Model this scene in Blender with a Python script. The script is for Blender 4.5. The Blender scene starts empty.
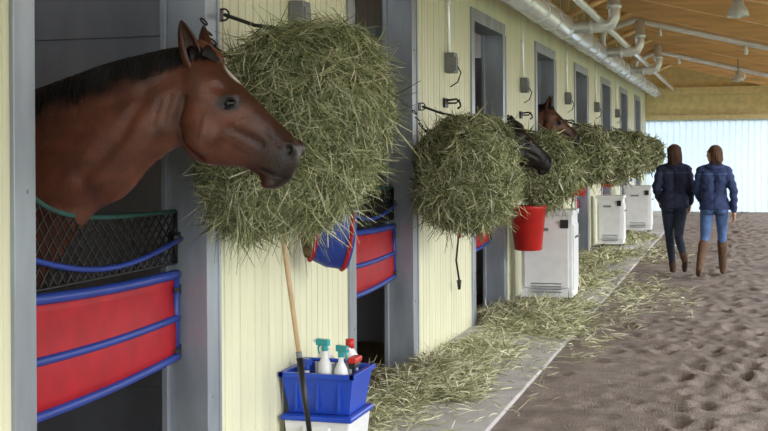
import bpy, math, random
import numpy as np
from mathutils import Vector, Matrix, noise
from mathutils.bvhtree import BVHTree
random.seed(3); np.random.seed(3)
scene=bpy.context.scene
COL=scene.collection

# ---------------------------------------------------------------- materials
def srgb(r,g,b):
    f=lambda c:(c/255/12.92) if c/255<=0.04045 else ((c/255+0.055)/1.055)**2.4
    return (f(r),f(g),f(b),1)
def mat(name,col,rough=0.6,metal=0,var=0.12,scale=8,bump=0.0,bscale=60,stretch=(1,1,1),attr=False,translucent=0,spec=0.5,bdist=.02):
    m=bpy.data.materials.new(name); m.use_nodes=True
    nt=m.node_tree; b=nt.nodes['Principled BSDF']
    b.inputs['Roughness'].default_value=rough; b.inputs['Metallic'].default_value=metal
    b.inputs['Specular IOR Level'].default_value=spec
    tc=nt.nodes.new('ShaderNodeTexCoord'); mp=nt.nodes.new('ShaderNodeMapping')
    mp.inputs['Scale'].default_value=stretch
    nt.links.new(tc.outputs['Object'],mp.inputs['Vector'])
    nz=nt.nodes.new('ShaderNodeTexNoise'); nz.inputs['Scale'].default_value=scale; nz.inputs['Detail'].default_value=6
    nt.links.new(mp.outputs[0],nz.inputs['Vector'])
    mx=nt.nodes.new('ShaderNodeMix'); mx.data_type='RGBA'; mx.blend_type='MULTIPLY'
    mx.inputs['Factor'].default_value=1
    ramp=nt.nodes.new('ShaderNodeValToRGB')
    lo=max(0,1-var*2); ramp.color_ramp.elements[0].color=(lo,lo,lo,1); ramp.color_ramp.elements[1].color=(1+var,1+var,1+var,1)
    ramp.color_ramp.elements[0].position=.3; ramp.color_ramp.elements[1].position=.7
    nt.links.new(nz.outputs['Fac'],ramp.inputs['Fac'])
    nt.links.new(ramp.outputs['Color'],mx.inputs[7])
    if attr:
        a=nt.nodes.new('ShaderNodeAttribute'); a.attribute_name='Col'
        nt.links.new(a.outputs['Color'],mx.inputs[6])
    else: mx.inputs[6].default_value=col
    nt.links.new(mx.outputs[2],b.inputs['Base Color'])
    if bump>0:
        n2=nt.nodes.new('ShaderNodeTexNoise'); n2.inputs['Scale'].default_value=bscale; n2.inputs['Detail'].default_value=4
        nt.links.new(mp.outputs[0],n2.inputs['Vector'])
        bp=nt.nodes.new('ShaderNodeBump'); bp.inputs['Strength'].default_value=bump; bp.inputs['Distance'].default_value=bdist
        nt.links.new(n2.outputs['Fac'],bp.inputs['Height']); nt.links.new(bp.outputs[0],b.inputs['Normal'])
    if translucent>0:
        out=nt.nodes['Material Output']; tr=nt.nodes.new('ShaderNodeBsdfTranslucent'); ms=nt.nodes.new('ShaderNodeMixShader')
        ms.inputs[0].default_value=translucent
        nt.links.new(mx.outputs[2],tr.inputs['Color'])
        nt.links.new(b.outputs[0],ms.inputs[1]); nt.links.new(tr.outputs[0],ms.inputs[2]); nt.links.new(ms.outputs[0],out.inputs['Surface'])
    return m

M=dict(
 siding=mat('yellow_siding',srgb(224,222,190),0.5,var=.05,scale=3,stretch=(1,1,.25)),
 steel=mat('galvanised_steel',srgb(158,165,173),0.40,metal=.4,var=.15,scale=5,stretch=(1,1,.3)),
 pipe=mat('silver_pipe',srgb(244,247,252),0.20,metal=.3,var=.05),
 concrete=mat('concrete',srgb(184,181,179),0.85,var=.12,scale=2.5,bump=.25,bscale=40),
 stallgrey=mat('stall_boards',srgb(160,164,174),0.7,var=.12,scale=3,stretch=(1,1,.3)),
 bedding=mat('stall_bedding',srgb(120,105,80),0.95,var=.3,scale=20,bump=.5),
 dirt=mat('dirt',srgb(140,127,118),0.95,var=.18,scale=5,bump=1.0,bscale=80),
 wood=mat('roof_wood',srgb(214,152,94),0.7,var=.2,scale=3,stretch=(6,.25,6)),
 rafter=mat('rafter_wood',srgb(252,212,158),0.65,var=.10,scale=4,stretch=(.3,4,4)),
 yellowwood=mat('yellow_timber',srgb(232,214,162),0.7,var=.08),
 metalwall=mat('translucent_metal_siding',srgb(222,235,255),0.5,var=.03,translucent=.5),
 hay=mat('hay',(1,1,1,1),0.8,var=.1,attr=True,spec=.25),
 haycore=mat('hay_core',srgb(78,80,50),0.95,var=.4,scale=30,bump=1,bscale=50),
 twine=mat('net_twine',srgb(50,60,50),0.8),
 red=mat('red_vinyl',srgb(166,20,32),0.55,var=.10,bump=.06,bscale=12,spec=.3),
 blue=mat('blue_vinyl',srgb(32,58,142),0.45,var=.08),
 black=mat('black_metal',srgb(24,24,26),0.45),
 green=mat('green_trim',srgb(40,84,76),0.6),
 bluep=mat('blue_plastic',srgb(30,70,178),0.32,var=.04),
 whitep=mat('white_plastic',srgb(222,223,222),0.4,var=.04),
 greyp=mat('grey_plastic',srgb(120,122,125),0.5),
 teal=mat('teal_plastic',srgb(40,160,165),0.35),
 redp=mat('red_plastic',srgb(196,42,38),0.4,var=.06),
 handle=mat('wood_handle',srgb(196,166,126),0.55,var=.12,scale=10,stretch=(3,3,.3)),
 burlap=mat('tan_lining',srgb(128,106,78),0.95,var=.35,scale=25,bump=.8,bscale=80),
 coat=mat('horse_coat',(1,1,1,1),0.38,var=.2,scale=14,attr=True,spec=.45,bump=.35,bscale=150,bdist=.007),
 mane=mat('horse_mane',srgb(24,20,20),0.5,var=.2,spec=.35),
 eye=mat('horse_eye',srgb(12,8,7),0.06,var=0),
 cloth=mat('clothing',(1,1,1,1),0.75,var=.16,scale=9,bump=.7,bscale=13,attr=True,spec=.25,bdist=.03),
 eyew=mat('eye_white',srgb(230,228,222),0.2,var=0),
 lamp=mat('lamp_enamel',srgb(225,228,228),0.35),
 grass=mat('field',srgb(130,138,104),0.95,var=.2),
)
# ---------------------------------------------------------------- mesh builder
class MB:
    def __init__(s): s.v=[]; s.f=[]; s.m=[]; s.sm=[]
    def add(s,vs,fs,mi=0,smooth=False):
        o=len(s.v); s.v+= [tuple(p) for p in vs]
        for f in fs: s.f.append(tuple(i+o for i in f)); s.m.append(mi); s.sm.append(smooth)
    def box(s,c,d,mi=0,rot=None,taper=1.0):
        hx,hy,hz=d[0]/2,d[1]/2,d[2]/2; vs=[]
        for z in (-1,1):
            t=taper if z<0 else 1
            for x,y in((-1,-1),(1,-1),(1,1),(-1,1)):
                p=Vector((x*hx*t,y*hy*t,z*hz))
                if rot is not None: p=rot@p
                vs.append(p+Vector(c))
        s.add(vs,[(3,2,1,0),(4,5,6,7),(0,1,5,4),(1,2,6,5),(2,3,7,6),(3,0,4,7)],mi)
    def tube(s,pts,rad,seg=10,mi=0,cap=True,flat=1.0):
        pts=[Vector(p) for p in pts]; n=len(pts)
        if not hasattr(rad,'__len__'): rad=[rad]*n
        vs=[]; prev=None
        for i,p in enumerate(pts):
            t=(pts[min(i+1,n-1)]-pts[max(i-1,0)]).normalized()
            if prev is None:
                a=Vector((0,0,1)) if abs(t.z)<.9 else Vector((1,0,0)); u=t.cross(a).normalized()
            else: u=(prev-t*prev.dot(t)).normalized()
            prev=u; w=t.cross(u)
            for k in range(seg):
                a=2*math.pi*k/seg; vs.append(p+(u*math.cos(a)+w*math.sin(a)*flat)*rad[i])
        fs=[]
        for i in range(n-1):
            for k in range(seg):
                fs.append((i*seg+k,i*seg+(k+1)%seg,(i+1)*seg+(k+1)%seg,(i+1)*seg+k))
        s.add(vs,fs,mi,True)
        if cap:
            o=len(s.v)-len(vs)
            s.f.append(tuple(o+k for k in reversed(range(seg)))); s.m.append(mi); s.sm.append(False)
            s.f.append(tuple(o+(n-1)*seg+k for k in range(seg))); s.m.append(mi); s.sm.append(False)
    def capsule(s,a,b,ra,rb,seg=16,mi=0):
        a=Vector(a); b=Vector(b); t=(b-a)
        if t.length<1e-5: t=Vector((0,0,1))
        t.normalize(); pts=[];r=[]
        for k in range(1,5):
            an=math.pi/2*(1-k/5); pts.append(a-t*ra*math.sin(an)); r.append(ra*math.cos(an))
        pts.append(a);r.append(ra)
        for q in(.33,.66): pts.append(a.lerp(b,q)); r.append(ra+(rb-ra)*q)
        pts.append(b+t*1e-4);r.append(rb)
        for k in range(4,0,-1):
            an=math.pi/2*(1-k/5); pts.append(b+t*rb*math.sin(an)); r.append(rb*math.cos(an))
        s.tube(pts,r,seg,mi)
    def lathe(s,prof,o,seg=20,mi=0,sx=1,sy=1):
        vs=[];n=len(prof)
        for r,z in prof:
            for k in range(seg):
                a=2*math.pi*k/seg; vs.append((o[0]+r*sx*math.cos(a),o[1]+r*sy*math.sin(a),o[2]+z))
        fs=[(i*seg+k,i*seg+(k+1)%seg,(i+1)*seg+(k+1)%seg,(i+1)*seg+k) for i in range(n-1) for k in range(seg)]
        fs.append(tuple(reversed(range(seg)))); fs.append(tuple((n-1)*seg+k for k in range(seg)))
        s.add(vs,fs,mi,True)
    def ell(s,c,r,mi=0,nu=16,nv=10,fn=None,shear=0):
        vs=[];fs=[]
        for i in range(nv+1):
            th=math.pi*(i+.02)/(nv+.04)
            for k in range(nu):
                a=2*math.pi*k/nu; d=Vector((math.sin(th)*math.cos(a),math.sin(th)*math.sin(a),math.cos(th)))
                q=fn(d) if fn else 1
                vs.append((c[0]+d.x*r[0]*q+shear*d.z*r[2],c[1]+d.y*r[1]*q,c[2]+d.z*r[2]*q))
        for i in range(nv):
            for k in range(nu): fs.append((i*nu+k,(i+1)*nu+k,(i+1)*nu+(k+1)%nu,i*nu+(k+1)%nu))
        fs.append(tuple(range(nu))); fs.append(tuple(nv*nu+k for k in reversed(range(nu))))
        s.add(vs,fs,mi,True)
    def build(s,name,mats,parent=None,bevel=0,sub=0,solid=0):
        me=bpy.data.meshes.new(name); me.from_pydata(s.v,[],s.f)
        for m in mats: me.materials.append(M[m] if isinstance(m,str) else m)
        me.polygons.foreach_set('material_index',s.m); me.polygons.foreach_set('use_smooth',s.sm)
        me.update(); ob=bpy.data.objects.new(name,me); COL.objects.link(ob)
        if parent: ob.parent=parent
        if solid: q=ob.modifiers.new('solid','SOLIDIFY'); q.thickness=solid; q.offset=0
        if bevel: q=ob.modifiers.new('bevel','BEVEL'); q.width=bevel; q.segments=2; q.limit_method='ANGLE'
        if sub: q=ob.modifiers.new('sub','SUBSURF'); q.levels=sub; q.render_levels=sub
        return ob
def empty(name,loc=(0,0,0),yaw=0,sc=1):
    e=bpy.data.objects.new(name,None); e.location=loc; e.rotation_euler=(0,0,yaw); e.scale=(sc,)*3; e.empty_display_size=.1
    COL.objects.link(e); return e
def setcol(me,cols):
    a=me.color_attributes.new('Col','FLOAT_COLOR','POINT'); a.data.foreach_set('color',np.asarray(cols,dtype=np.float32).ravel())
def remeshed(mb,name,voxel,matname,parent,colfn,sculpt=None,smooth=4):
    tmp=mb.build('tmp_'+name,[matname]); r=tmp.modifiers.new('r','REMESH'); r.mode='VOXEL'; r.voxel_size=voxel
    q=tmp.modifiers.new('s','SMOOTH'); q.factor=.5; q.iterations=smooth
    bpy.context.view_layer.update()
    dg=bpy.context.evaluated_depsgraph_get(); me=bpy.data.meshes.new_from_object(tmp.evaluated_get(dg))
    bpy.data.objects.remove(tmp); me.name=name
    co=np.empty(len(me.vertices)*3,dtype=np.float32); me.vertices.foreach_get('co',co); co=co.reshape(-1,3)
    if sculpt is not None:
        co=sculpt(co); me.vertices.foreach_set('co',co.astype(np.float32).ravel()); me.update()
    setcol(me,colfn(co))
    me.polygons.foreach_set('use_smooth',[True]*len(me.polygons))
    me.materials.clear(); me.materials.append(M[matname])
    ob=bpy.data.objects.new(name,me); COL.objects.link(ob); ob.parent=parent
    return ob
def nrm(a): return a/np.maximum(np.linalg.norm(a,axis=1,keepdims=True),1e-6)
HAYC=np.array([srgb(160,165,120),srgb(200,201,160),srgb(126,135,88),srgb(222,219,190),srgb(88,97,62),srgb(142,153,106),srgb(180,183,138)])
STRAWC=np.array([srgb(206,203,166),srgb(184,183,144),srgb(152,156,114),srgb(226,222,194),srgb(130,132,96)])
def strips(name,P,D,L,bend,width,pal,parent=None,matname='hay'):
    n=len(P); W=nrm(np.cross(D,np.random.normal(size=(n,3))))*width[:,None]/2
    A=P; B=P+D*L[:,None]*.5+bend; C=P+D*L[:,None]+bend*.6
    V=np.stack([A-W*.6,A+W*.6,B-W,B+W,C-W*.4,C+W*.4],axis=1).reshape(-1,3)
    base=(np.arange(n)*6)[:,None]
    F=np.concatenate([base+np.array([0,1,3,2]),base+np.array([2,3,5,4])],axis=0)
    me=bpy.data.meshes.new(name); me.from_pydata(V.tolist(),[],F.tolist())
    c=pal[np.random.randint(0,len(pal),n)].copy(); c[:,:3]*=np.random.uniform(.75,1.2,(n,1))
    setcol(me,np.repeat(c,6,axis=0)); me.materials.append(M[matname])
    ob=bpy.data.objects.new(name,me); COL.objects.link(ob)
    if parent: ob.parent=parent
    return ob

# ---------------------------------------------------------------- shell
Y0,S,OW=3.69,3.67,1.41
KS=range(-1,8)
YE=33.0
def opening(k): return Y0+S*k, Y0+S*k+OW
DOORH=2.85; WALLH=3.5
def roofz(x): return 4.12-.25*x

mb=MB()
def siding(y0,y1,z0,z1):
    pitch=.19
    k=math.floor(y0/pitch); prof=[(y0,0)]
    while k*pitch<y1:
        b=k*pitch
        for dy,dx in((.0,0),(.004,-.012),(.014,-.012),(.018,0),(.09,0),(.093,-.005),(.099,-.005),(.102,0)):
            if y0<b+dy<y1: prof.append((b+dy,dx))
        k+=1
    prof.append((y1,0))
    vs=[(x,y,z0) for y,x in prof]+[(x,y,z1) for y,x in prof]; n=len(prof)
    mb.add(vs,[(i,i+1,n+i+1,n+i) for i in range(n-1)])
    mb.box((-.112,(y0+y1)/2,(z0+z1)/2),(.196,y1-y0,z1-z0))
prev=-3
for k in KS:
    a,b=opening(k)
    siding(prev,a-.13,0,WALLH); siding(a-.13,b+.14,DOORH+.12,WALLH); prev=b+.14
siding(prev,YE,0,WALLH)
mb.build('wall_left',['siding'])
mb=MB()
for k in KS:
    a,b=opening(k)
    mb.box((-.1,a-.065,DOORH/2),(.235,.13,DOORH)); mb.box((-.1,b+.07,DOORH/2),(.235,.14,DOORH))
    mb.box((-.1,(a+b)/2,DOORH+.06),(.235,b-a+.27,.12))
    mb.box((-.19,b-.012,DOORH/2),(.03,.03,DOORH)); mb.box((.02,b+.13,DOORH/2),(.012,.02,DOORH))
    for z in(.5,1.5,2.4):
        mb.tube([(.016,b+.05,z),(.024,b+.05,z)],.008,8); mb.tube([(.016,a-.05,z),(.024,a-.05,z)],.008,8)
mb.build('trim_stall_door_frames',['steel'],bevel=.004)
mb=MB()
mb.box((-.1,(YE-3)/2,WALLH+.05),(.24,YE+3,.1)); mb.box((-.1,(YE-3)/2,4.08),(.12,YE+3,.1))
y=-2.9
while y<YE: mb.box((-.1,y,3.8),(.1,.09,.5)); y+=.61*1.5
mb.build('trim_clerestory_studs',['yellowwood'],bevel=.003)
mb=MB()
for k in range(-2,8):
    yc=Y0+S*k+OW/2+S/2
    mb.box((-1.98,yc,1.35),(3.5,.09,2.7))
    for j in range(5): mb.box((-1.98,yc-.055,.3+j*.5),(3.5,.02,.012))
mb.build('wall_stall_partitions',['stallgrey'])
mb=MB(); mb.box((-3.8,(YE-3)/2,2.5),(.1,YE+3,5)); mb.build('wall_back',['stallgrey'])
mb=MB(); mb.box((-2.0,(YE-3)/2,-.05),(3.98,YE+3,.1)); mb.build('floor_stalls',['bedding'])
mb=MB()
y=-3
while y<YE:
    mb.box((.475,y+1.495,-.05),(.97,2.985,.13)); y+=3
mb.build('floor_concrete_apron',['concrete'],bevel=.008)
mb=MB()
x0,x1=-4,4.6
mb.add([(x0,-3,roofz(x0)+.27),(x1,-3,roofz(x1)+.27),(x1,YE+.3,roofz(x1)+.27),(x0,YE+.3,roofz(x0)+.27),
        (x0,-3,roofz(x0)+.31),(x1,-3,roofz(x1)+.31),(x1,YE+.3,roofz(x1)+.31),(x0,YE+.3,roofz(x0)+.31)],
       [(0,3,2,1),(4,5,6,7),(0,1,5,4),(1,2,6,5),(2,3,7,6),(3,0,4,7)])
mb.build('ceiling',['wood'])
mb=MB()
def rafter(y,dy,lo,hi):
    vs=[]
    for d_ in(-dy,dy):
        for x in(x0,x1): vs+=[(x,y+d_,roofz(x)+lo),(x,y+d_,roofz(x)+hi)]
    mb.add(vs,[(0,1,3,2),(4,6,7,5),(0,2,6,4),(1,5,7,3),(0,4,5,1),(2,3,7,6)])
y=-2.4;j=0
while y<YE-.2:
    rafter(y,.045,.02 if j%2 else -.12,.24); j+=1; y+=1.22
x=x0+.2
while x<x1:
    mb.box((x,(YE-3)/2,roofz(x)+.225),(.07,YE+3,.09)); x+=.6
for k in range(-1,9):
    yy=1.9+S*k
    mb.box((4.1,yy,1.5),(.15,.15,3.0))
mb.box((4.1,(YE-3)/2,2.98),(.15,YE+3,.25))
y=-2.4
while y<YE-.2:
    mb.tube([(0.0,y,3.52),(.75,y,roofz(.75)-.08)],.05,4); y+=2.44
mb.build('ceiling_rafters',['rafter'])
mb=MB()
prof=[];x=-.2
while x<4.1:
    prof+=[(x,0),(x+.10,0),(x+.115,-.025),(x+.145,-.025),(x+.16,0)]; x+=.16
n=len(prof)
mb.add([(x,YE+y,0) for x,y in prof]+[(x,YE+y,2.45) for x,y in prof],[(i,i+1,n+i+1,n+i) for i in range(n-1)])
mb.build('wall_end',['metalwall'])
mb=MB()
mb.add([(-.3,YE+.03,2.4),(4.5,YE+.03,2.4),(4.5,YE+.03,roofz(4.5)+.27),(-.3,YE+.03,roofz(-.3)+.27)],[(0,1,2,3)])
mb.box((1.95,YE-.07,3.2),(4.4,.14,.2)); mb.box((1.95,YE-.05,2.5),(4.4,.1,.12))
for x in(-.05,3.9): mb.box((x,YE-.06,1.6),(.1,.08,3.2),1)
mb.build('wall_end_gable',['yellowwood','yellowwood'])

# dirt aisle
def grid(x0,x1,y0,y1,st):
    xs=np.arange(x0,x1+1e-6,st); ys=np.arange(y0,y1+1e-6,st); X,Y=np.meshgrid(xs,ys); return X,Y
ST=.035
X,Y=grid(.96,4.6,-1,YE,ST)
Z=np.zeros_like(X)
for _ in range(40):
    fx,fy=np.random.normal(0,5,2); Z+=.0010*np.sin(X*fx+Y*fy+np.random.rand()*6.28)
def dent(cx,cy,r,h,asp,ang,rim=.4):
    i0=max(0,int((cy+1-.4)/ST)); i1=int((cy+1+.4)/ST)
    dx=X[i0:i1]-cx; dy=Y[i0:i1]-cy; u=dx*math.cos(ang)+dy*math.sin(ang); v=-dx*math.sin(ang)+dy*math.cos(ang)
    d=(u*u+(v*asp)**2)/r**2
    Z[i0:i1]+= -h*np.exp(-d**2)+h*rim*np.exp(-(np.sqrt(d)-1.45)**2*5)
for _ in range(1500):
    cx=np.random.choice([np.random.normal(2.3,.35),np.random.uniform(1.1,4.5)],p=[.55,.45]); cy=np.random.uniform(2.5,YE)
    dent(cx,cy,np.random.uniform(.05,.08),np.random.uniform(.01,.032),np.random.uniform(.5,.8),np.random.normal(0,.4))
for _ in range(3500):
    dent(np.random.uniform(1.05,4.5),np.random.uniform(2.5,YE),np.random.uniform(.035,.05),np.random.uniform(-.010,.010),1,0,.1)
Z=np.clip(Z,-.05,.035)-.006
edge=np.clip((X-.96)/.15,0,1); Z=Z*edge-.012*(1-edge)
ny,nx=X.shape
me=bpy.data.meshes.new('floor_dirt_aisle')
idx=np.arange(nx*ny).reshape(ny,nx)
F=np.stack([idx[:-1,:-1],idx[:-1,1:],idx[1:,1:],idx[1:,:-1]],axis=-1).reshape(-1,4)
me.from_pydata(np.stack([X,Y,Z],-1).reshape(-1,3).tolist(),[],F.tolist()); me.polygons.foreach_set('use_smooth',[True]*len(me.polygons))
me.materials.append(M['dirt']); COL.objects.link(bpy.data.objects.new('floor_dirt_aisle',me))
mb=MB(); mb.add([(-60,-60,-.12),(80,-60,-.12),(80,120,-.12),(-60,120,-.12)],[(0,1,2,3)]); mb.build('ground_field',['grass'])

# ---------------------------------------------------------------- pipes
PX,PZ=.3,3.16
root=empty('water_pipe',(PX,0,PZ))
mb=MB()
mb.tube([(0,-3,0),(0,YE-.15,0)],.125,24)
y=-1
while y<YE:
    mb.tube([(0,y-.06,0),(0,y+.06,0)],.14,24); mb.box((-.15,y+.9,.14),(.29,.03,.03)); mb.tube([(.13*math.cos(a),y+.9,.13*math.sin(a)) for a in np.linspace(0,6.28,17)],.01,6); y+=2.0
mb.build('main_run',['pipe'],root)
mb=MB()
mb.tube([(-.12,-3,.26),(-.12,YE-.15,.26)],.028,10)
mb.tube([(.42,9,.10),(.42,YE-.15,.10)],.045,12)
for yb in(12.3,19.5,26):
    pts=[(0,yb,.1),(0,yb,.30),(.05,yb,.40)]
    for q in range(1,9): xx=.05+q*.45; pts.append((xx,yb,roofz(PX+xx)-PZ-.21))
    mb.tube(pts,.050,12)
    for q in(.9,2.2,3.4): mb.tube([(q,yb,roofz(PX+q)-PZ-.2),(q,yb,roofz(PX+q)-PZ-.38)],[.016,.03],8)
for yb in(15.0,19.0,23.5):
    mb.tube([(0,yb,0),(.48,yb,.0),(.58,yb,.03),(.62,yb,.12),(.62,yb,.48)],.075,16); mb.tube([(.30,yb,0),(.36,yb,0)],.09,16); mb.tube([(.62,yb,.22),(.62,yb,.28)],.09,16)
mb.build('branches',['pipe'],root)

for k in range(0,6):
    y=6.27+S*k
    r=empty('electrical_outlet',(0.0,y,2.38)); mb=MB()
    mb.tube([(.025,0,1.1),(.025,0,.08)],.014,10); mb.box((.045,0,0),(.08,.13,.17),1); mb.box((.09,0,-.01),(.012,.09,.12),1)
    mb.tube([(.09,.02,-.02),(.12,.04,-.08),(.09,.05,-.16),(.03,.03,-.2)],.006,8,2); mb.box((.018,0,.5),(.03,.06,.02))
    mb.build('conduit_and_box',['pipe','greyp','black'],r,bevel=.004)
for k in range(1,7):
    y=6.2+S*k
    r=empty('halter_bracket',(0.005,y,2.04)); mb=MB()
    mb.box((.008,0,0),(.016,.12,.08)); mb.tube([(.01,0,.02),(.10,0,.03),(.13,0,.0),(.135,0,-.03),(.11,0,-.05)],.009,8); mb.tube([(.01,.05,.0),(.08,.07,.0),(.11,.08,.03)],.008,8)
    mb.build('bracket',['black'],r)

# ---------------------------------------------------------------- hay nets
def hay_net(cx,cy,cz,rx,ry,rz,n,w,seed,shear=0.0):
    np.random.seed(seed); random.seed(seed)
    r=empty('hay_net',(cx,cy,cz))
    off=Vector((seed*3.1,0,0))
    def lump(d): return (.93+.22*noise.noise(d*1.7+off))*(1-.10*max(0,d.z)**2)
    mb=MB(); mb.ell((0,0,0),(rx*.9,ry*.9,rz*.9),0,48,32,lump,shear)
    mb.v=[(max(p[0],-cx+.012),p[1],p[2]) for p in mb.v]
    for sgn in(1,-1):
        for j in range(12):
            pts=[]
            for i in range(26):
                th=.12+(math.pi-.3)*i/25; a=j*2*math.pi/12+sgn*i*.11
                d=Vector((math.sin(th)*math.cos(a),math.sin(th)*math.sin(a),math.cos(th))); q=lump(d)*.965
                pts.append((max(d.x*rx*q+shear*d.z*rz,-cx+.02),d.y*ry*q,d.z*rz*q))
            mb.tube(pts,.003,5,1)
    top=(shear*rz*.8,0,rz*.82)
    mb.tube([top,(-cx*.5,.06,rz*.92),(-cx+.04,.1,rz*1.04)],.009,8,1)
    mb.tube([(-cx+.035+.028*math.cos(a),.1,rz*1.04+.028*math.sin(a)) for a in np.linspace(0,6.28,13)],.005,6,2)
    mb.box((-cx+.012,.1,rz*1.04),(.02,.06,.06),2)
    for q in range(7):
        t=q/6; c=Vector((-cx+.035+.16*t,-.12-.06*t,rz*.93-.16*t-.05*math.sin(t*3.1)))
        pts=[c+Vector((.018*math.cos(a),(.009*math.sin(a) if q%2 else 0),(0 if q%2 else .009*math.sin(a))-.014*math.cos(a))) for a in np.linspace(0,6.28,9)]
        mb.tube(pts,.0045,5,2)
    mb.build('net_and_core',['haycore','twine','black'],r)
    u=np.random.normal(size=(n,3)); u=nrm(u)
    sc=np.array([lump(Vector(d)) for d in u])
    P=u*np.array([rx,ry,rz])*(sc*np.random.uniform(.88,1.03,n))[:,None]
    P[:,0]+=shear*P[:,2]
    tang=nrm(np.cross(u,np.random.normal(size=(n,3))))
    out=np.random.uniform(-.08,.45,n)
    D=tang+u*out[:,None]; D[:,2]-=np.random.uniform(0,.6,n); D=nrm(D)
    L=np.random.uniform(.03,.16,n)
    k=n//16
    L[:k]*=1.6; D[:k]=nrm(D[:k]+u[:k]*.8+np.array([0,0,-.5]))
    bend=np.random.normal(size=(n,3))*.012; bend[:,2]-=.01
    P[:,0]=np.maximum(P[:,0],-cx+.03); ex=P[:,0]+D[:,0]*L+cx; D[:,0]=np.where(ex<.02,abs(D[:,0]),D[:,0]); bend[:,0]=abs(bend[:,0])
    strips('hay_stalks',P,D,L,bend,np.random.uniform(.5,1.25,n)*w,HAYC,r)
hay_net(.42,5.16,1.765,.43,.50,.50,46000,.0045,1,.24)
hay_net(.40,8.88,1.50,.41,.50,.46,22000,.007,2,.05)
hay_net(.40,12.62,1.47,.38,.48,.42,9000,.010,4)
hay_net(.40,16.3,1.60,.38,.46,.44,6000,.014,5)
hay_net(.40,19.95,1.56,.38,.46,.45,4500,.017,6)
hay_net(.40,23.6,1.60,.38,.46,.45,3600,.02,7)
hay_net(.40,27.3,1.58,.38,.46,.45,3000,.024,8)

# ---------------------------------------------------------------- scattered hay
def pile(name,cx,cy,rx,ry,h,n,w,seed,zb=.015):
    np.random.seed(seed)
    rr=np.random.rand(n)**.75; a=np.random.rand(n)*6.283
    wob=1+.25*np.sin(a*3+seed)+.15*np.sin(a*7+seed*2)
    px=rx*rr*wob*np.cos(a); py=ry*rr*wob*np.sin(a)
    P=np.stack([px,py,zb+h*np.clip(1-rr**1.3,0,1)*np.random.rand(n)+.006],1)
    D=nrm(np.stack([np.random.normal(size=n),np.random.normal(size=n),np.random.normal(size=n)*.22+.05],1))
    L=np.random.uniform(.04,.17,n)
    end=P+D*L[:,None]; D[:,2]=np.where(end[:,2]<zb,0.02,D[:,2])
    keep=(P[:,0]+cx>.02)|(abs((P[:,1]+cy-Y0)%S-OW/2)<OW/2-.1); P=P[keep];D=D[keep];L=L[keep]; n=len(P)
    x_end=P[:,0]+D[:,0]*L+cx; D[:,0]=np.where(x_end<.02,abs(D[:,0]),D[:,0])
    bend=np.random.normal(size=(n,3))*.012; bend[:,2]=abs(bend[:,2])
    ob=strips(name,P,D,L,bend,np.random.uniform(.6,1.3,n)*w,STRAWC); ob.location=(cx,cy,0)
pile('hay_pile',.32,8.15,.34,.95,.15,13000,.0055,21)
pile('hay_pile',.34,9.5,.36,1.0,.03,2600,.006,22)
pile('hay_pile',.44,11.6,.60,1.15,.13,13000,.008,23)
pile('hay_pile',.42,15.0,.42,1.4,.05,4500,.012,24)
pile('hay_pile',.42,18.3,.42,1.6,.06,3200,.016,25)
pile('hay_pile',.42,22.3,.42,1.8,.06,1800,.02,26)
pile('hay_pile',.30,6.95,.26,.7,.02,900,.005,27)
pile('hay_pile',1.20,13.6,.7,2.2,.01,1100,.008,28,.02)
pile('hay_pile',1.0,10.6,.5,1.8,.01,700,.006,38,.02)
pile('hay_pile',.6,7.9,.5,1.6,.005,400,.0055,39,.018)
pile('hay_pile',1.1,19.5,.6,3.0,.01,500,.012,40,.02)
pile('hay_pile',-.55,4.55,.35,.5,.10,2500,.006,29,.0)
pile('hay_pile',-.7,8.1,.6,.6,.1,2500,.006,30,.0)

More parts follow.
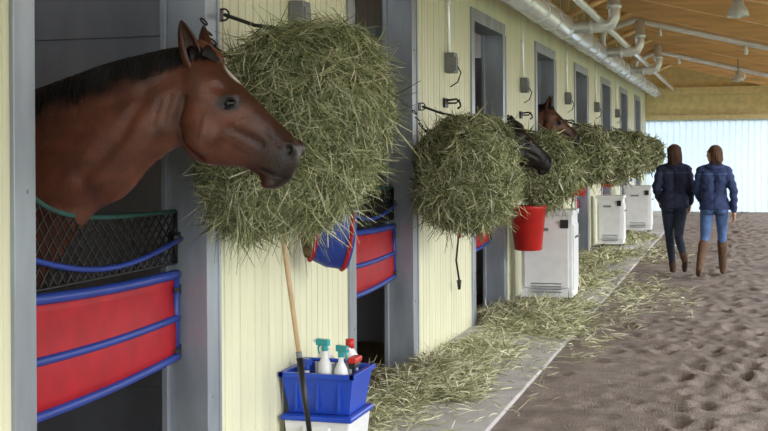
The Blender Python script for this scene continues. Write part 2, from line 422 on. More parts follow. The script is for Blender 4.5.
# ---------------------------------------------------------------- stall guards
def guard(k,mesh=True):
    a,b=opening(k); r=empty('stall_guard',(-.14,a,0)); w=b-a; N=14
    def zb(t): return .655+.035*t-.012*math.sin(math.pi*t)
    def zt(t): return 1.10-.03*t-.012*math.sin(math.pi*t)
    mb=MB(); vs=[];fs=[]
    def bx(t,q): return .012*math.sin(math.pi*t)+.006*math.sin(q*math.pi*2)
    for i in range(N+1):
        t=i/N
        for j in range(9):
            q=j/8; vs.append((bx(t,q),.03+(w-.06)*t,zb(t)+(zt(t)-zb(t))*q))
    for i in range(N):
        for j in range(8): fs.append((i*9+j,(i+1)*9+j,(i+1)*9+j+1,i*9+j+1))
    mb.add(vs,fs,0,True); mb.build('red_panel',['red'],r,solid=.03)
    mb=MB()
    for q,rad in((0,.020),(.47,.018),(1,.022)):
        mb.tube([(bx(i/N,q)+.012,.02+(w-.04)*i/N,zb(i/N)+(zt(i/N)-zb(i/N))*q) for i in range(N+1)],rad,10)
    for t in(0,1): mb.tube([(.01,.03+(w-.06)*t,zb(t)),(.01,.03+(w-.06)*t,zt(t))],.018,8)
    mb.tube([(.03,.01+(w-.02)*i/N,1.285-.05*i/N-.10*math.sin(math.pi*i/N)) for i in range(N+1)],.012,8)
    mb.build('blue_piping',['blue'],r)
    mb=MB()
    for z in(.72,1.0,1.24): mb.box((-.0,w-.014,z),(.05,.024,.05)); mb.box((.0,.014,z),(.05,.024,.05)); mb.tube([(.02,w-.03,z),(.03,w-.06,z)],.012,8)
    if mesh:
        def zz(t): return 1.36+.33*math.exp(-t*7)
        def pt(t,q): return (.0,.01+(w-.02)*t,1.12+(zz(t)-1.12)*q)
        K=22
        for j in range(-4,K+1):
            for sg in(1,-1):
                t0=j/K; dt=4.2/K*sg; ts=t0 if sg>0 else t0+4/K
                pts=[]
                for i in range(11):
                    q=i/10; t=ts+dt*q
                    if 0<=t<=1: pts.append(pt(t,q))
                if len(pts)>1: mb.tube(pts,.0045,5)
        mb.tube([pt(0,0),pt(0,1)],.008,6); mb.tube([pt(1,0),pt(1,1)],.012,6)
        mb.tube([pt(i/20,0) for i in range(21)],.007,6)
        mb.tube([pt(i/30,1) for i in range(31)],.010,8,1)
    mb.build('mesh_screen_and_brackets',['black','green'],r)
for k in range(-1,7): guard(k)

# ---------------------------------------------------------------- HORSE
def catmull(A,m):
    A=np.asarray(A,float); n=len(A); out=[]
    for i in range(n-1):
        p0=A[max(i-1,0)];p1=A[i];p2=A[i+1];p3=A[min(i+2,n-1)]
        for k in range(m):
            t=k/m; out.append(.5*((2*p1)+(-p0+p2)*t+(2*p0-5*p1+4*p2-p3)*t*t+(-p0+3*p1-3*p2+p3)*t**3))
    out.append(A[-1]); return np.array(out)
def hp(px,py):
    return .334+(px-190)*.003713, 1.63+(152-py)/258
def horse(loc,yaw,sc,coat,dark,star=True,ears=(-.3,1)):
    root=empty('horse',loc,yaw,sc)
    R=[((-2.56,1.42),(-2.52,1.16),.12),((-2.42,1.54),(-2.42,1.02),.25),((-2.1,1.6),(-2.15,.92),.29),((-1.75,1.56),(-1.75,.84),.31),
       ((-1.4,1.57),(-1.25,.79),.30),((-1.12,1.65),(-.75,.82),.27),((-.92,1.68),(-.42,1.0),.22),((-.60,1.79),(-.26,1.20),.16),
       ((-.28,1.89),(-.09,1.39),.125),((-.03,1.965),(.045,1.455),.105),((.16,2.005),(.17,1.575),.093)]
    hd=[((188,48),(174,146),.088),((210,54),(185,156),.108),((228,70),(200,163),.106),((245,88),(221,166),.090),((260,104),(241,168),.072),
        ((275,119),(254,175),.063),((289,132),(266,184),.066),((298,146),(276,187),.057),((298,161),(286,181),.030)]
    T=[];Bt=[];H=[]
    def yl(x): return -.04+ (max(0,x-.2))*.28
    for t,b,h in R: T.append((t[0],yl(t[0]),t[1]));Bt.append((b[0],yl(b[0]),b[1]));H.append(h)
    for t,b,h in hd:
        a=hp(*t);c=hp(*b); ym=yl((a[0]+c[0])/2); T.append((a[0],ym,a[1]));Bt.append((c[0],ym,c[1]));H.append(h)
    m=5
    T=catmull(T,m);Bt=catmull(Bt,m);H=catmull(np.array(H)[:,None],m)[:,0]
    C=(T+Bt)/2; U=(T-Bt)/2; tan=nrm(np.gradient(C,axis=0)); LAT=nrm(np.cross(U,tan)); n=len(C)
    def pt(s,phi,off=0):
        i=max(0,min(n-1.001,s*m)); i0=int(i); f=i-i0
        c=C[i0]*(1-f)+C[i0+1]*f;u=U[i0]*(1-f)+U[i0+1]*f;l=LAT[i0]*(1-f)+LAT[i0+1]*f;h=H[i0]*(1-f)+H[i0+1]*f
        egg=1+(.22*math.cos(phi) if s>11 else -.12*math.cos(phi))
        if s>15: egg=1+.22*math.cos(phi)*(18-s)/3*.7
        p=c+math.cos(phi)*u+math.sin(phi)*h*egg*l
        if off:
            d=math.cos(phi)*u/np.linalg.norm(u)+math.sin(phi)*l; p=p+d*off
        return p
    mb=MB(); seg=28; vs=[];fs=[]
    for i in range(n):
        for k in range(seg): vs.append(pt(i/m,2*math.pi*k/seg))
    for i in range(n-1):
        for k in range(seg): fs.append((i*seg+k,i*seg+(k+1)%seg,(i+1)*seg+(k+1)%seg,(i+1)*seg+k))
    fs.append(tuple(reversed(range(seg)))); fs.append(tuple((n-1)*seg+k for k in range(seg)))
    mb.add(vs,fs,0)
    for sy in(-1,1):
        y=sy*.15-.04
        for P,Rr in (([(-.68,y,1.2),(-.66,y,.95),(-.60,y,.74),(-.58,y,.52),(-.60,y,.42),(-.60,y,.17),(-.56,y,.09),(-.53,y,.02)],[.15,.12,.075,.062,.045,.04,.045,.062]),
                     ([(-2.2,y,1.3),(-2.15,y,1.05),(-2.12,y,.85),(-2.3,y,.68),(-2.42,y,.55),(-2.38,y,.4),(-2.35,y,.17),(-2.30,y,.09),(-2.27,y,.02)],[.2,.19,.13,.085,.065,.05,.045,.048,.065])):
            mb.tube(catmull(P,3).tolist(),catmull(np.array(Rr)[:,None],3)[:,0].tolist(),14)
    def headpt(px,py,lat):
        x,z=hp(px,py); return (x,yl(x)+lat,z)
    for sy in(-1,1):
        mb.ell(headpt(204,130,sy*.064),(.085,.045,.092),0,16,10)
        mb.ell(headpt(233,97,sy*.088),(.045,.028,.03),0,12,8)
        mb.ell(headpt(291,148,sy*.046),(.033,.034,.038),0,12,8)
        mb.capsule(headpt(234,116,sy*.082),headpt(262,133,sy*.060),.019,.013,10)
    mb.ell(headpt(268,183,0),(.045,.04,.025),0,14,8)
    mb.capsule(headpt(206,60,0),headpt(196,50,0),.06,.05,12)
    nos=[np.array(headpt(292,149,sy*.08)) for sy in(-1,1)]
    eyes=[np.array(headpt(236,103,sy*.1)) for sy in(-1,1)]
    def seglist(pts): return [np.array(hp(*q)) for q in pts]
    def pdist(co,pl):
        best=np.full(len(co),9.)
        for a,b in zip(pl[:-1],pl[1:]):
            ab=b-a; t=np.clip(((co[:,[0,2]]-a)@ab)/(ab@ab),0,1); best=np.minimum(best,np.linalg.norm(co[:,[0,2]]-(a+t[:,None]*ab),axis=1))
        return best
    mouth=seglist([(289,177),(281,176),(271,172),(260,168)])
    grooves=[(mouth,.006,.009),(seglist([(190,98),(181,122),(185,144),(198,158)]),.013,.020),(seglist([(236,127),(264,143)]),.014,.013),
             (seglist([(168,140),(140,165),(105,192),(60,208)]),.024,.016),(seglist([(224,86),(228,90)]),.014,.012),(seglist([(268,128),(284,146)]),.009,.008),
             (seglist([(170,80),(120,100),(70,120),(20,140)]),.03,.008),(seglist([(225,140),(245,152)]),.008,.006),(seglist([(250,120),(238,132),(226,148),(215,152)]),.006,-.005),
             (seglist([(222,104),(214,116),(210,134)]),.006,-.005),(seglist([(150,95),(120,140),(80,175)]),.03,.009),(seglist([(262,112),(272,126),(276,140)]),.006,-.004),
             (seglist([(242,112),(250,116)]),.008,.005),(seglist([(176,96),(170,120)]),.010,.006),(seglist([(166,100),(158,126)]),.010,.005)]
    def sculpt(co):
        co=co.astype(np.float64)
        side=np.sign(co[:,1]-np.array([yl(x) for x in co[:,0]]))
        for q in nos:
            d=np.linalg.norm((co-q)*np.array([1.3,.5,.8]),axis=1); co[:,1]-= np.sign(q[1]-yl(q[0]))*.032*np.exp(-(d/.016)**2)
        for pl,w,dp in grooves: co[:,1]-=dp*np.exp(-(pdist(co,pl)/w)**2)*side
        return co
    coat=np.array(coat); dark=np.array(dark)
    def colfn(co):
        c=np.tile(coat,(len(co),1)).astype(float)
        x,y,z=co[:,0],co[:,1],co[:,2]
        def mixin(w,col):
            w=np.clip(w,0,1)[:,None]; c[:]=c*(1-w)+np.array(col)*w
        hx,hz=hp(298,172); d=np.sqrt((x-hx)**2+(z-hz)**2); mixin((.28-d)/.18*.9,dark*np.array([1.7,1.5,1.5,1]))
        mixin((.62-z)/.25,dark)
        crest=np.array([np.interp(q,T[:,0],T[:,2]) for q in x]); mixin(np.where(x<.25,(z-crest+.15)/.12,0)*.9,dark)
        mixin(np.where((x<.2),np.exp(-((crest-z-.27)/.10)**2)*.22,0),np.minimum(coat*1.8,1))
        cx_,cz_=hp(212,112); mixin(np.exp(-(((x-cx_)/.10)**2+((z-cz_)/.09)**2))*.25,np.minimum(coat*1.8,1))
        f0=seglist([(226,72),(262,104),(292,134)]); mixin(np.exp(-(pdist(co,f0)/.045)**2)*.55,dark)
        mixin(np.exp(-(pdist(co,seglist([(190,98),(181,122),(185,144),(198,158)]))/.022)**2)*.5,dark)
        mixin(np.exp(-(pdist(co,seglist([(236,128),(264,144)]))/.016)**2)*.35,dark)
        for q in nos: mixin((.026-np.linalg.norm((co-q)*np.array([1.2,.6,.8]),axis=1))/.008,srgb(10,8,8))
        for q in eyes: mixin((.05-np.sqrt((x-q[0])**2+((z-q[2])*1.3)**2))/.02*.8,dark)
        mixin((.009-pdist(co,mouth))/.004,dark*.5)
        if star:
            sx,sz=hp(231,74); mixin((.052-np.sqrt(((x-sx)*1.1)**2+((y-yl(sx))*1.0)**2+((z-sz)*.75)**2))/.012,srgb(225,220,212))
        c[:,3]=1; return c
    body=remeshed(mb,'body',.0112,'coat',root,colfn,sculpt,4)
    bv=BVHTree.FromPolygons([v.co.copy() for v in body.data.vertices],[tuple(p.vertices) for p in body.data.polygons])
    mb=MB(); mb2=MB()
    for i,q in enumerate(eyes):
        sg=-1 if i==0 else 1
        hit=bv.ray_cast(Vector((q[0],q[1]+sg*.5,q[2])),Vector((0,-sg,0)))
        p=hit[0] if hit[0] else Vector(q)
        mb.ell((p.x,p.y-sg*.009,p.z),(.024,.017,.018),0,16,10)
        for s2 in(1,-1):
            pts=[(p.x+.030*math.cos(a),p.y+sg*(.002-.006*abs(math.cos(a))),p.z+s2*.019*math.sin(a)+.004*math.cos(a)) for a in np.linspace(0,math.pi,9)]
            mb2.tube(pts,[.002,.004,.005,.006,.0065,.006,.005,.004,.002],6)
    mb.build('eyes',['eye'],root); mb2.build('eyelids',['mane'],root)
    for sg in(-1,1):
        bx,bz=hp(203,60); b=Vector((bx-.015,yl(bx)+sg*.058,bz-.03)); d=Vector((ears[0],sg*.18,ears[1])).normalized()
        fwd=Vector((.75,sg*.65,0)); fwd=(fwd-d*fwd.dot(d)).normalized(); sd=d.cross(fwd)
        vs=[];fs=[];NT=12;NA=12
        for i in range(NT+1):
            t=i/NT; w=.040*(math.sin(math.pi*min(1,.25+.75*t))**.75)*(1-.12*t)+.0015
            for k in range(NA+1):
                a=math.radians(-140+280*k/NA)
                cc=b+d*(.19*t)
                vs.append(cc-fwd*math.cos(a)*w*.75+sd*math.sin(a)*w*1.0+fwd*.015*t*t)
        for i in range(NT):
            for k in range(NA): q=i*(NA+1)+k; fs.append((q,q+1,q+NA+2,q+NA+1))
        me=MB(); me.add(vs,fs,0,True); e=me.build('ear',['coat'],root,solid=.007)
        cols=[]
        for i in range(NT+1):
            t=i/NT
            for k in range(NA+1): cols.append(tuple(coat*(1-t*.6)*(.75 if abs(k-6)>4 else 1)*np.array([1,1,1,0])+np.array([0,0,0,1])))
        setcol(e.data,cols)
        inner=MB(); inner.ell(tuple(b+d*.045),(.024,.024,.035),0,12,8); inner.build('ear_hair',['mane'],root)
    mb=MB()
    for i in range(2800):
        s=random.uniform(6.6,11.9); L=random.uniform(.35,.9)*(1 if s<11 else .7)*(1+.15*math.sin(s*9)); side=-1 if random.random()<.85 else 1
        ds=random.uniform(-.30,.12)-.1*math.sin(s*5); of=random.uniform(.002,.014); pts=[]; p0=random.uniform(-.06,.06)
        for q in range(5):
            t=q/4; pts.append(pt(s+ds*t,side*(L*t)+p0,of*(1-.5*t)+.006*math.sin(t*3.14)+.001))
        mb.tube(pts,[.003,.004,.004,.003,.001],4,cap=False,flat=.7)
    for i in range(160):
        ph=random.uniform(-.6,.6); e=random.uniform(.3,.8); pts=[]
        for q in range(6):
            t=q/5; pts.append(pt(11.7+e*t,ph*(1-.3*t),.02*(1-t)+.010))
        mb.tube(pts,[.004,.005,.005,.004,.003,.001],4,cap=False)
    mb.build('mane',['mane'],root)
    mb=MB()
    for i in range(90):
        a=random.uniform(0,6.28); r=random.uniform(0,.05)
        mb.tube([(-2.52+r*.3,-.04+r*math.sin(a)*.4,1.42),(-2.62+r*math.cos(a),-.04+r*math.sin(a),1.3),(-2.63+1.5*r*math.cos(a),-.04+1.5*r*math.sin(a),.95),(-2.6+r*math.cos(a),-.04+r*math.sin(a),.5)],[.01,.012,.01,.002],4)
    mb.build('tail',['mane'],root)
    mb=MB()
    for sy in(-1,1):
        y=sy*.15-.04
        for x in(-.53,-2.27): mb.lathe([(.07,0),(.062,.06),(.05,.075)],(x+.01,y,0),16)
    mb.build('hooves',['black'],root)
    return root
horse((0.0,4.30,0),0,1.0,srgb(98,56,39),srgb(32,24,22))
horse((-.36,15.35,0),0,1.09,srgb(110,70,50),srgb(34,24,22),False,(.15,1))
horse((-.08,11.80,0.0),.0,.935,srgb(36,28,27),srgb(16,13,13),False,(-.5,1))

# ---------------------------------------------------------------- pitchfork
a=Vector((.33,5.68,0.03)); b=Vector((.05,5.84,1.58)); r=empty('pitchfork',a)
d=(b-a); mb=MB()
mb.tube([d*.27,d*.6,d],[.012,.013,.012],12,0)
mb.tube([d*.11,d*.36],[.013,.017],12,1)
mb.tube([d*.36,d*.38],[.0155,.0155],12,2)
mb.box(d*.11,(.30,.02,.02),1)
for i in range(9):
    x=-.14+i*.035; mb.tube([d*.11+Vector((x,0,0)),d*.05+Vector((x*1.05,-.02,-.0)),Vector((x*1.1,.0,0))],[.006,.006,.003],6,1)
mb.build('fork',['handle','black','greyp'],r)

# ---------------------------------------------------------------- storage bin + tote + bottles
BX,BY=.220,6.20
r=empty('storage_bin',(BX,BY,.015)); mb=MB()
mb.box((0,0,.10),(.37,.38,.20),0,taper=.9); mb.box((0,0,.205),(.40,.41,.03),1); mb.box((0,-.195,.14),(.16,.02,.05),0)
mb.build('bin',['whitep','bluep'],r,bevel=.012)
r=empty('grooming_tote',(BX,BY,.240)); mb=MB()
def frus(z0,z1,w0,w1,l0,l1,mi=0):
    vs=[]
    for z,w,l in((z0,w0,l0),(z1,w1,l1)): vs+=[(-w/2,-l/2,z),(w/2,-l/2,z),(w/2,l/2,z),(-w/2,l/2,z)]
    mb.add(vs,[(0,1,5,4),(1,2,6,5),(2,3,7,6),(3,0,4,7)],mi)
frus(0,.20,.33,.39,.28,.35); mb.add([(-.165,-.14,.004),(.165,-.14,.004),(.165,.14,.004),(-.165,.14,.004)],[(0,1,2,3)])
mb.build('tub',['bluep'],r,solid=.01)
mb=MB()
for s in(-1,1): mb.box((0,s*.18,.205),(.42,.028,.025)); mb.box((s*.20,0,.205),(.028,.388,.025))
mb.tube([(-.165,0,.19),(-.14,0,.26),(.14,0,.26),(.165,0,.19)],.011,10)
for s in(-1,0,1): mb.box((s*.12,-.164,.10),(.015,.02,.16))
mb.build('rim_and_handle',['bluep'],r,bevel=.006)
def spray(x,y,z,body,head,h=.2,yaw=0,sc=1):
    r=empty('spray_bottle',(x,y,z),yaw); mb=MB()
    mb.lathe([(.030,0),(.040,.01),(.040,h*.66),(.034,h*.78),(.016,h*.9),(.014,h)],(0,0,0),18,0)
    mb.tube([(0,0,h),(0,0,h+.03)],.017,12,1); mb.box((.012,0,h+.045),(.080,.026,.034),1); mb.tube([(.052,0,h+.048),(.072,0,h+.048)],.009,8,2)
    mb.tube([(.033,0,h+.035),(.045,0,h+.01),(.038,0,h-.02)],[.007,.006,.004],8,1)
    mb.build('bottle',[body,head,'whitep'],r,bevel=.003)
spray(.235,6.11,.255,'whitep','teal',.31,2.8); spray(.325,6.115,.255,'whitep','teal',.28,-.5); spray(.13,6.12,.255,'whitep','bluep',.20,2.5)
r=empty('shampoo_bottle',(.32,6.285,.255)); mb=MB(); mb.lathe([(.035,0),(.045,.01),(.045,.26),(.02,.30),(.02,.32),(.012,.33)],(0,0,0),18,0); mb.lathe([(.024,.30),(.024,.35)],(0,0,0),14,1); mb.build('bottle',['whitep','redp'],r)
r=empty('detergent_jug',(.175,6.285,.255)); mb=MB(); mb.lathe([(.05,0),(.056,.02),(.056,.22),(.03,.27),(.02,.29)],(0,0,0),18,0,1,.7); mb.lathe([(.025,.285),(.025,.32)],(0,0,0),14,0); mb.tube([(.03,0,.25),(.07,0,.23),(.07,0,.14),(.05,0,.11)],.009,8,0); mb.build('jug',['whitep'],r)
r=empty('grooming_brush',(.375,6.20,.26)); mb=MB(); mb.box((0,0,.25),(.05,.12,.03),0); mb.box((0,0,.22),(.04,.11,.03),1); mb.box((-.005,0,.11),(.02,.03,.22),1); mb.build('brush',['redp','black'],r,bevel=.008)

# ---------------------------------------------------------------- blanket roll
r=empty('horse_blanket_roll',(.11,6.20,1.21)); mb=MB()
ax=Vector((.84,.54,-.12)).normalized(); up=Vector((0,0,1)); sd=ax.cross(up).normalized(); up=sd.cross(ax)
def rollring(t,rv,rh,seg=28):
    return [ax*t+up*math.sin(2*math.pi*k/seg)*rv*(1+.06*math.sin(6*math.pi*k/seg))+sd*math.cos(2*math.pi*k/seg)*rh for k in range(seg)]
rs=[(-.01,.12,.08),(0,.145,.10),(.02,.15,.105),(.12,.185,.12),(.21,.19,.125),(.24,.185,.12),(.25,.15,.09)]
vs=[]
for t,a1,b1 in rs: vs+=rollring(t,a1,b1)
mb.add(vs,[(i*28+k,i*28+(k+1)%28,(i+1)*28+(k+1)%28,(i+1)*28+k) for i in range(len(rs)-1) for k in range(28)],0,True)
for i in range(len(rs)-1):
    for k in range(28):
        mb.m[i*28+k]= 2 if i<2 else 0
mb.add(rollring(-.012,.118,.078),[tuple(range(28))],2); mb.add(rollring(.25,.15,.09),[tuple(range(28))],0)
for q in(.05,.085):
    rr_=rollring(-.014,q,q*.7); mb.tube(rr_+[rr_[0]],.008,6,2)
for t,a1,b1 in((.03,.158,.112),(.215,.192,.127)):
    rr_=rollring(t,a1,b1); mb.tube(rr_+[rr_[0]],.012,6,1)
mb.tube([(-.10,.0,.16),(.0,.02,.20),(.20,.13,.20),(.23,.15,.13)],.01,8,3); mb.box((-.098,0,.16),(.012,.08,.08),3)
mb.build('blanket',['blue','red','burlap','black'],r)

for (yy,k) in((10.05,0),(17.4,1)):
    r=empty('lead_rope',(0.005,yy,1.15)); mb=MB()
    mb.tube([(.005,0,.0),(.07,0,.02),(.08,0,-.02)],.008,8,1)
    mb.tube([(.06,0,0),(.07,.02,-.2),(.05,-.01,-.45),(.07,.01,-.62)],.009,8,2); mb.tube([(.06,0,0),(.10,-.03,-.12),(.08,0,-.25),(.06,.03,-.12),(.06,0,0)],.012,8,0)
    mb.tube([(.07,.01,-.62),(.07,.01,-.70)],[.022,.012],8,2)
    mb.build('rope',['red','black','black'],r)

# ---------------------------------------------------------------- cabinets
def cabinet(x,y,w,dp,h):
    r=empty('feed_bin_cabinet',(x,y,.015)); mb=MB()
    mb.box((0,0,h/2+.03),(w,dp,h-.06),0); mb.box((0,0,h-.02),(w+.03,dp+.03,.05),0); mb.box((0,-dp/2-.012,h*.52),(w*.86,.02,h*.7),0)
    mb.box((w*.36,-dp/2-.026,h*.86),(w*.16,.02,.09),1); mb.box((-w*.1,-dp/2-.026,h*.80),(w*.3,.012,.03),2)
    for i in range(4): mb.box((0,-dp/2-.024,.12+i*.03),(w*.6,.01,.01),2)
    mb.box((w/2+.008,0,h*.5),(.014,dp*.8,h*.7),0); mb.tube([(w/2+.01,-.08,h*.7),(w/2+.04,-.08,h*.72),(w/2+.04,.08,h*.72),(w/2+.01,.08,h*.7)],.01,8,2)
    for sx in(-1,1):
        for sy in(-1,1): mb.tube([(sx*w*.4,sy*dp*.38-.02,.03),(sx*w*.4,sy*dp*.38+.02,.03)],.03,12,1)
    mb.build('cabinet',['whitep','black','greyp'],r,bevel=.012)
cabinet(.41,13.0,.54,.48,.98); cabinet(.48,24.2,.50,.5,.92); cabinet(.32,20.5,.42,.45,.86)
def bucket(x,y,z,s,c):
    r=empty('feed_bucket',(x,y,z)); mb=MB()
    mb.lathe([(.12*s,0),(.135*s,.01),(.175*s,.40*s),(.19*s,.41*s),(.19*s,.44*s),(.175*s,.44*s),(.165*s,.41*s),(.125*s,.03),(.0,.03)],(0,0,0),28,0)
    mb.tube([(-.18*s*math.cos(a),0,.41*s+.12*s*math.sin(a)) for a in np.linspace(0,math.pi,14)],.005,6,1)
    h=.54*s; mb.tube([(-x+.02,0,h),(-.1,0,h),(0,0,h-.015),(.03,0,h+.02)],.012,8,1); mb.box((-x+.022,0,h),(.012,.07,.1),1)
    mb.build('bucket',[c,'black'],r)
bucket(.27,12.44,.60,1.06,'redp'); bucket(.2,21.2,1.0,.8,'redp'); bucket(.2,17.0,1.0,.8,'redp'); bucket(.2,24.8,1.0,.8,'bluep')

for (x,y) in((2.38,12.9),(2.38,25.0)):
    r=empty('pendant_lamp',(x,y,3.0)); mb=MB()
    mb.tube([(0,0,roofz(x)-3.0+.2),(0,0,.2)],.012,8,1); mb.lathe([(.02,.22),(.05,.2),(.06,.12),(.10,.06),(.11,0),(.105,0),(.09,.055),(.04,.1),(0,.1)],(0,0,0),24,0)
    mb.ell((0,0,.03),(.04,.04,.05),0,12,8); mb.build('lamp',['lamp','greyp'],r)

# ---------------------------------------------------------------- WOMEN
def hand(root,wrist,dirn,fwd,side,skin):
    w=Vector(wrist); d=Vector(dirn).normalized(); f=Vector(fwd); f=(f-d*f.dot(d)).normalized(); n=d.cross(f)
    mb=MB()
    mb.capsule(w,w+d*.03,.024,.024,12)
    for q in(-1,0,1): mb.capsule(w+d*.03+f*q*.02,w+d*.085+f*q*.024,.015,.013,10)
    for q,L in((1.5,.070),(.5,.078),(-.5,.073),(-1.5,.058)):
        b=w+d*.088+f*q*.0195; p1=b+d*L*.45+n*side*-.008; p2=p1+(d*.8-n*side*.6).normalized()*L*.3; p3=p2+(d*.5-n*side*.9).normalized()*L*.25
        mb.capsule(b,p1,.0092,.0085,8); mb.capsule(p1,p2,.0085,.008,8); mb.capsule(p2,p3,.008,.007,8)
    t0=w+d*.03+f*.022; t1=t0+(d*.5+f*.8).normalized()*.04; t2=t1+(d*.9+f*.3-n*side*.3).normalized()*.03
    mb.capsule(t0,t1,.013,.011,8); mb.capsule(t1,t2,.011,.0085,8)
    remeshed(mb,'hand',.005,'cloth',root,lambda co:np.tile(np.array(skin),(len(co),1)),None,1)
def woman(loc,yaw,jk,jn,bt,hairc,legs,arms,hairlen,head_yaw,boot_top,hgt=1.0,lean=0.0):
    root=empty('woman',loc,yaw,hgt); caps=[]
    skin=srgb(205,160,135)
    def C(a,b,ra,rb,c): caps.append((Vector(a),Vector(b),ra,rb,c))
    for s in(-1,1):
        C((s*.07,-.01,.93),(s*.06,-.005,1.02),.105,.098,jn); C((s*.075,-.045,.88),(s*.075,-.03,.93),.088,.088,jn)
        hip,knee,ank,toe=[Vector(q) for q in legs[s]]
        C(hip,hip.lerp(knee,.5),.092,.076,jn); C(hip.lerp(knee,.5),knee,.076,.058,jn)
        calf=knee.lerp(ank,.32)+Vector((0,-.012,0)); C(knee,calf,.057,.058,jn)
        C(calf,ank,.057,.040,jn if boot_top<.2 else bt)
        if boot_top>.2:
            tp=knee.lerp(ank,.20); C(tp,calf,.064,.065,bt); C(calf,knee.lerp(ank,.85),.064,.050,bt); C(knee.lerp(ank,.85),ank,.050,.047,bt)
        else: C(knee.lerp(ank,.8),ank,.046,.046,bt)
        heel=ank+(ank-knee).normalized()*.055; fd=(toe-heel)
        C(ank,heel,.045,.036,bt); C(heel+fd*.1+Vector((0,0,.012)),heel+fd*.55+Vector((0,0,.006)),.036,.036,bt); C(heel+fd*.55,toe,.038,.030,bt)
    for s in(-1,1):
        C((s*.065,-.015,.93),(s*.055,0,1.08),.115,.098,jk); C((s*.055,0,1.08),(s*.075,0,1.25),.098,.106,jk)
        C((s*.075,0,1.25),(s*.09,-.005,1.33),.104,.087,jk); C((s*.05,-.01,1.40),(s*.155,-.01,1.365),.055,.060,jk)
        C((s*.035,.06,1.2),(s*.05,.055,1.24),.07,.07,jk)
        sh,el,wr=[Vector(q) for q in arms[s]]
        C(sh,el,.063,.053,jk); C(el,wr,.053,.040,jk)
        C(el.lerp(sh,.12),el.lerp(sh,.06),.058,.058,jk)
    C((0,-.01,1.38),(0,-.008,1.435),.085,.068,jk)
    for q in range(7):
        a=math.radians(-80+q*26.6); C((.085*math.sin(a),-.035-.05*math.cos(a),1.42-.02*math.cos(a)),(.09*math.sin(a+.3),-.035-.05*math.cos(a+.3),1.42-.02*math.cos(a+.3)),.030,.030,jk)
    C((0,-.005,1.42),(0,.005,1.50),.053,.050,skin)
    Rz=Matrix.Rotation(head_yaw,3,'Z')
    def H(x,y,z): p=Rz@Vector((x,y,0)); return (p.x,p.y,z)
    C(H(0,-.012,1.585),H(0,.012,1.585),.080,.075,skin); C(H(0,-.01,1.60),H(0,-.01,1.605),.081,.081,skin)
    C(H(0,.03,1.55),H(0,.055,1.50),.056,.032,skin); C(H(0,.08,1.575),H(0,.108,1.55),.009,.013,skin)
    C(H(-.015,.086,1.522),H(.015,.086,1.522),.009,.009,srgb(180,95,90))
    for s in(-1,1): C(H(s*.076,0,1.56),H(s*.080,-.004,1.585),.010,.013,skin); C(H(s*.02,.088,1.608),H(s*.04,.080,1.608),.006,.006,hairc)
    mb=MB()
    for a,b,ra,rb,c in caps: mb.capsule(a,b,ra,rb,14)
    mb.lathe([(.0,.865),(.164,.865),(.168,.885),(.158,.95),(.142,1.05),(0,1.06)],(0,-.015,0),24,0,1.15,.86)
    A=np.array([c[0] for c in caps]);B=np.array([c[1] for c in caps]);RA=np.array([c[2] for c in caps]);RB=np.array([c[3] for c in caps]);CC=np.array([c[4] for c in caps])
    def colfn(co):
        best=np.full(len(co),1e9); out=np.zeros((len(co),4))
        for i in range(len(A)):
            ab=B[i]-A[i]; t=np.clip((co-A[i])@ab/max(ab@ab,1e-9),0,1); d=np.linalg.norm(co-(A[i]+t[:,None]*ab),axis=1)-(RA[i]+(RB[i]-RA[i])*t)
            m=d<best; best[m]=d[m]; out[m]=CC[i]
        z=co[:,2]; core=(np.abs(co[:,0])<.20)&(z>.865)&(z<1.05)
        out[core]=jk
        out[(z>1.312)&(z<1.326)&(co[:,1]<0)]=np.array(jk)*np.array([1.8,1.8,1.8,1])
        out[(np.abs(co[:,0])<.007)&(z<1.312)&(z>.87)&(co[:,1]<0)]=np.array(jk)*np.array([.6,.6,.6,1])
        return out
    def sc(co):
        co=co.astype(float); z=co[:,2]; t=np.clip((z-.9)/.7,0,1.2); co[:,1]+=lean*t
        f=np.where((z>.88)&(z<1.38),1.,0.); a=np.arctan2(co[:,1],co[:,0]); w=.006*np.sin(z*60+3*np.sin(a*2))*f
        co[:,0]+=w*np.cos(a); co[:,1]+=w*np.sin(a); return co
    def cf(co):
        q=co.copy(); q[:,1]-=lean*np.clip((co[:,2]-.9)/.7,0,1.2); return colfn(q)
    remeshed(mb,'body',.011,'cloth',root,cf,sc,2)
    for s in(-1,1):
        sh,el,wr=[Vector(q)+Vector((0,lean*min(1.2,max(0,(Vector(q).z-.9)/.7)),0)) for q in arms[s]]
        hand(root,wr+(wr-el).normalized()*.022,(wr-el),(-s*.2,1,0),s,skin)
    mb=MB()
    for s in(-1,1): mb.ell(H(s*.031,.076,1.585),(.012,.010,.009),0,10,8)
    kids=[mb.build('eyes',['eyew'],root)]; mb=MB()
    for s in(-1,1): mb.ell(H(s*.031,.085,1.585),(.005,.003,.005),0,8,6)
    kids.append(mb.build('pupils',['eye'],root))
    mb=MB(); mb.ell(H(0,-.022,1.602),(.088,.090,.090),0,20,14)
    mb.capsule(H(-.03,-.05,1.58),H(-.035,-.075,1.58-hairlen*.75),.054,.034); mb.capsule(H(.03,-.05,1.58),H(.035,-.075,1.58-hairlen*.7),.054,.034); mb.capsule(H(0,-.06,1.58),H(0,-.085,1.58-hairlen),.056,.030)
    for s in(-1,1): mb.capsule(H(s*.06,.0,1.62),H(s*.070,-.03,1.58-hairlen*.5),.030,.020)
    def hs(co):
        co=co.astype(float); a=np.arctan2(co[:,1],co[:,0]); k=1+.03*np.sin(a*23+co[:,2]*9); co[:,0]*=k; co[:,1]*=k; return co
    def hc(co):
        a=np.arctan2(co[:,1],co[:,0]); f=1+.35*np.sin(a*31+co[:,2]*12); c=np.tile(np.array(hairc),(len(co),1)); c[:,:3]*=f[:,None]; return c
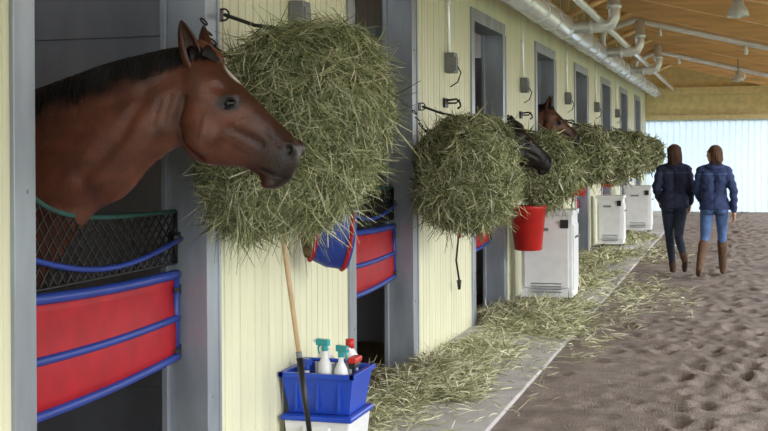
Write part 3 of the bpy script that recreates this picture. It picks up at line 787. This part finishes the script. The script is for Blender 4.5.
    kids.append(remeshed(mb,'hair',.008,'cloth',root,hc,hs,2))
    n=350; th=np.random.uniform(math.pi*1.05,math.pi*1.95,n)+head_yaw; rr=np.random.uniform(.070,.09,n)
    P=np.stack([rr*np.cos(th),rr*np.sin(th),1.61+np.random.uniform(-.05,.05,n)],1); D=nrm(np.stack([np.cos(th)*.08,np.sin(th)*.16,-np.ones(n)],1))
    pal=np.array([hairc,np.array(hairc)*[1.4,1.4,1.4,1],np.array(hairc)*[.7,.7,.7,1]])
    kids.append(strips('hair_strands',P,D,np.full(n,hairlen)+np.random.uniform(-.03,.05,n),np.random.normal(size=(n,3))*.006,np.full(n,.006),pal,root,'cloth'))
    for k_ in kids: k_.location.y+=lean
    return root
legsA={-1:[(-.085,0,.90),(-.06,.10,.50),(-.02,.10,.095),(-.02,.27,.032)],
        1:[(.085,0,.90),(.05,-.02,.49),(.10,-.33,.24),(.11,-.25,.08)]}
armsA={-1:[(-.165,0,1.355),(-.230,-.07,1.12),(-.190,.10,.97)],1:[(.165,0,1.355),(.225,-.03,1.11),(.205,.10,.92)]}
woman((1.565,16.2,.005),.10,srgb(40,45,68),srgb(46,52,70),srgb(80,58,46),srgb(80,58,46),legsA,armsA,.17,.25,.0,1.01,.03)
legsB={-1:[(-.085,0,.90),(-.12,.02,.49),(-.19,-.25,.17),(-.205,-.12,.04)],
        1:[(.085,0,.90),(.10,.17,.53),(.11,.27,.10),(.13,.44,.04)]}
armsB={-1:[(-.165,0,1.355),(-.215,.05,1.11),(-.17,.22,.98)],1:[(.165,0,1.355),(.235,-.08,1.11),(.24,-.04,.86)]}
woman((2.075,15.95,.005),.05,srgb(52,64,102),srgb(84,110,156),srgb(100,76,58),srgb(94,68,52),legsB,armsB,.11,.95,.42,1.0,.02)

# ---------------------------------------------------------------- light, world, camera
w=bpy.data.worlds.new('World'); scene.world=w; w.use_nodes=True; nt=w.node_tree
bg=nt.nodes['Background']; tc=nt.nodes.new('ShaderNodeTexCoord'); sp=nt.nodes.new('ShaderNodeSeparateXYZ'); rp=nt.nodes.new('ShaderNodeValToRGB')
nt.links.new(tc.outputs['Generated'],sp.inputs[0]); nt.links.new(sp.outputs['Z'],rp.inputs['Fac']); nt.links.new(rp.outputs[0],bg.inputs['Color'])
rp.color_ramp.elements[0].color=(.96,.98,1,1); rp.color_ramp.elements[1].color=(.74,.86,1,1); bg.inputs['Strength'].default_value=3.5
sd=bpy.data.lights.new('sun','SUN'); sd.energy=1.9; sd.angle=math.radians(25); sd.color=(1,.98,.95)
so=bpy.data.objects.new('sun',sd); COL.objects.link(so); so.rotation_euler=Vector((-.80,.42,-.42)).to_track_quat('-Z','Y').to_euler(); so.location=(10,-4,8)
cam=bpy.data.cameras.new('camera'); co=bpy.data.objects.new('camera',cam); COL.objects.link(co); scene.camera=co
cam.sensor_width=36; cam.lens=36*1204/768; cam.shift_y=-(215.5-152)/768
th=math.atan(354/1204)
co.location=(2.37,0,1.63); co.rotation_mode='XYZ'
Rm=Matrix.Rotation(th,4,'Z')@Matrix.Rotation(math.pi/2,4,'X')@Matrix.Rotation(math.radians(-.35),4,'Z')
co.rotation_euler=Rm.to_euler()
cam.clip_end=300
scene.view_settings.view_transform='Standard'; scene.view_settings.look='None'; scene.view_settings.exposure=0
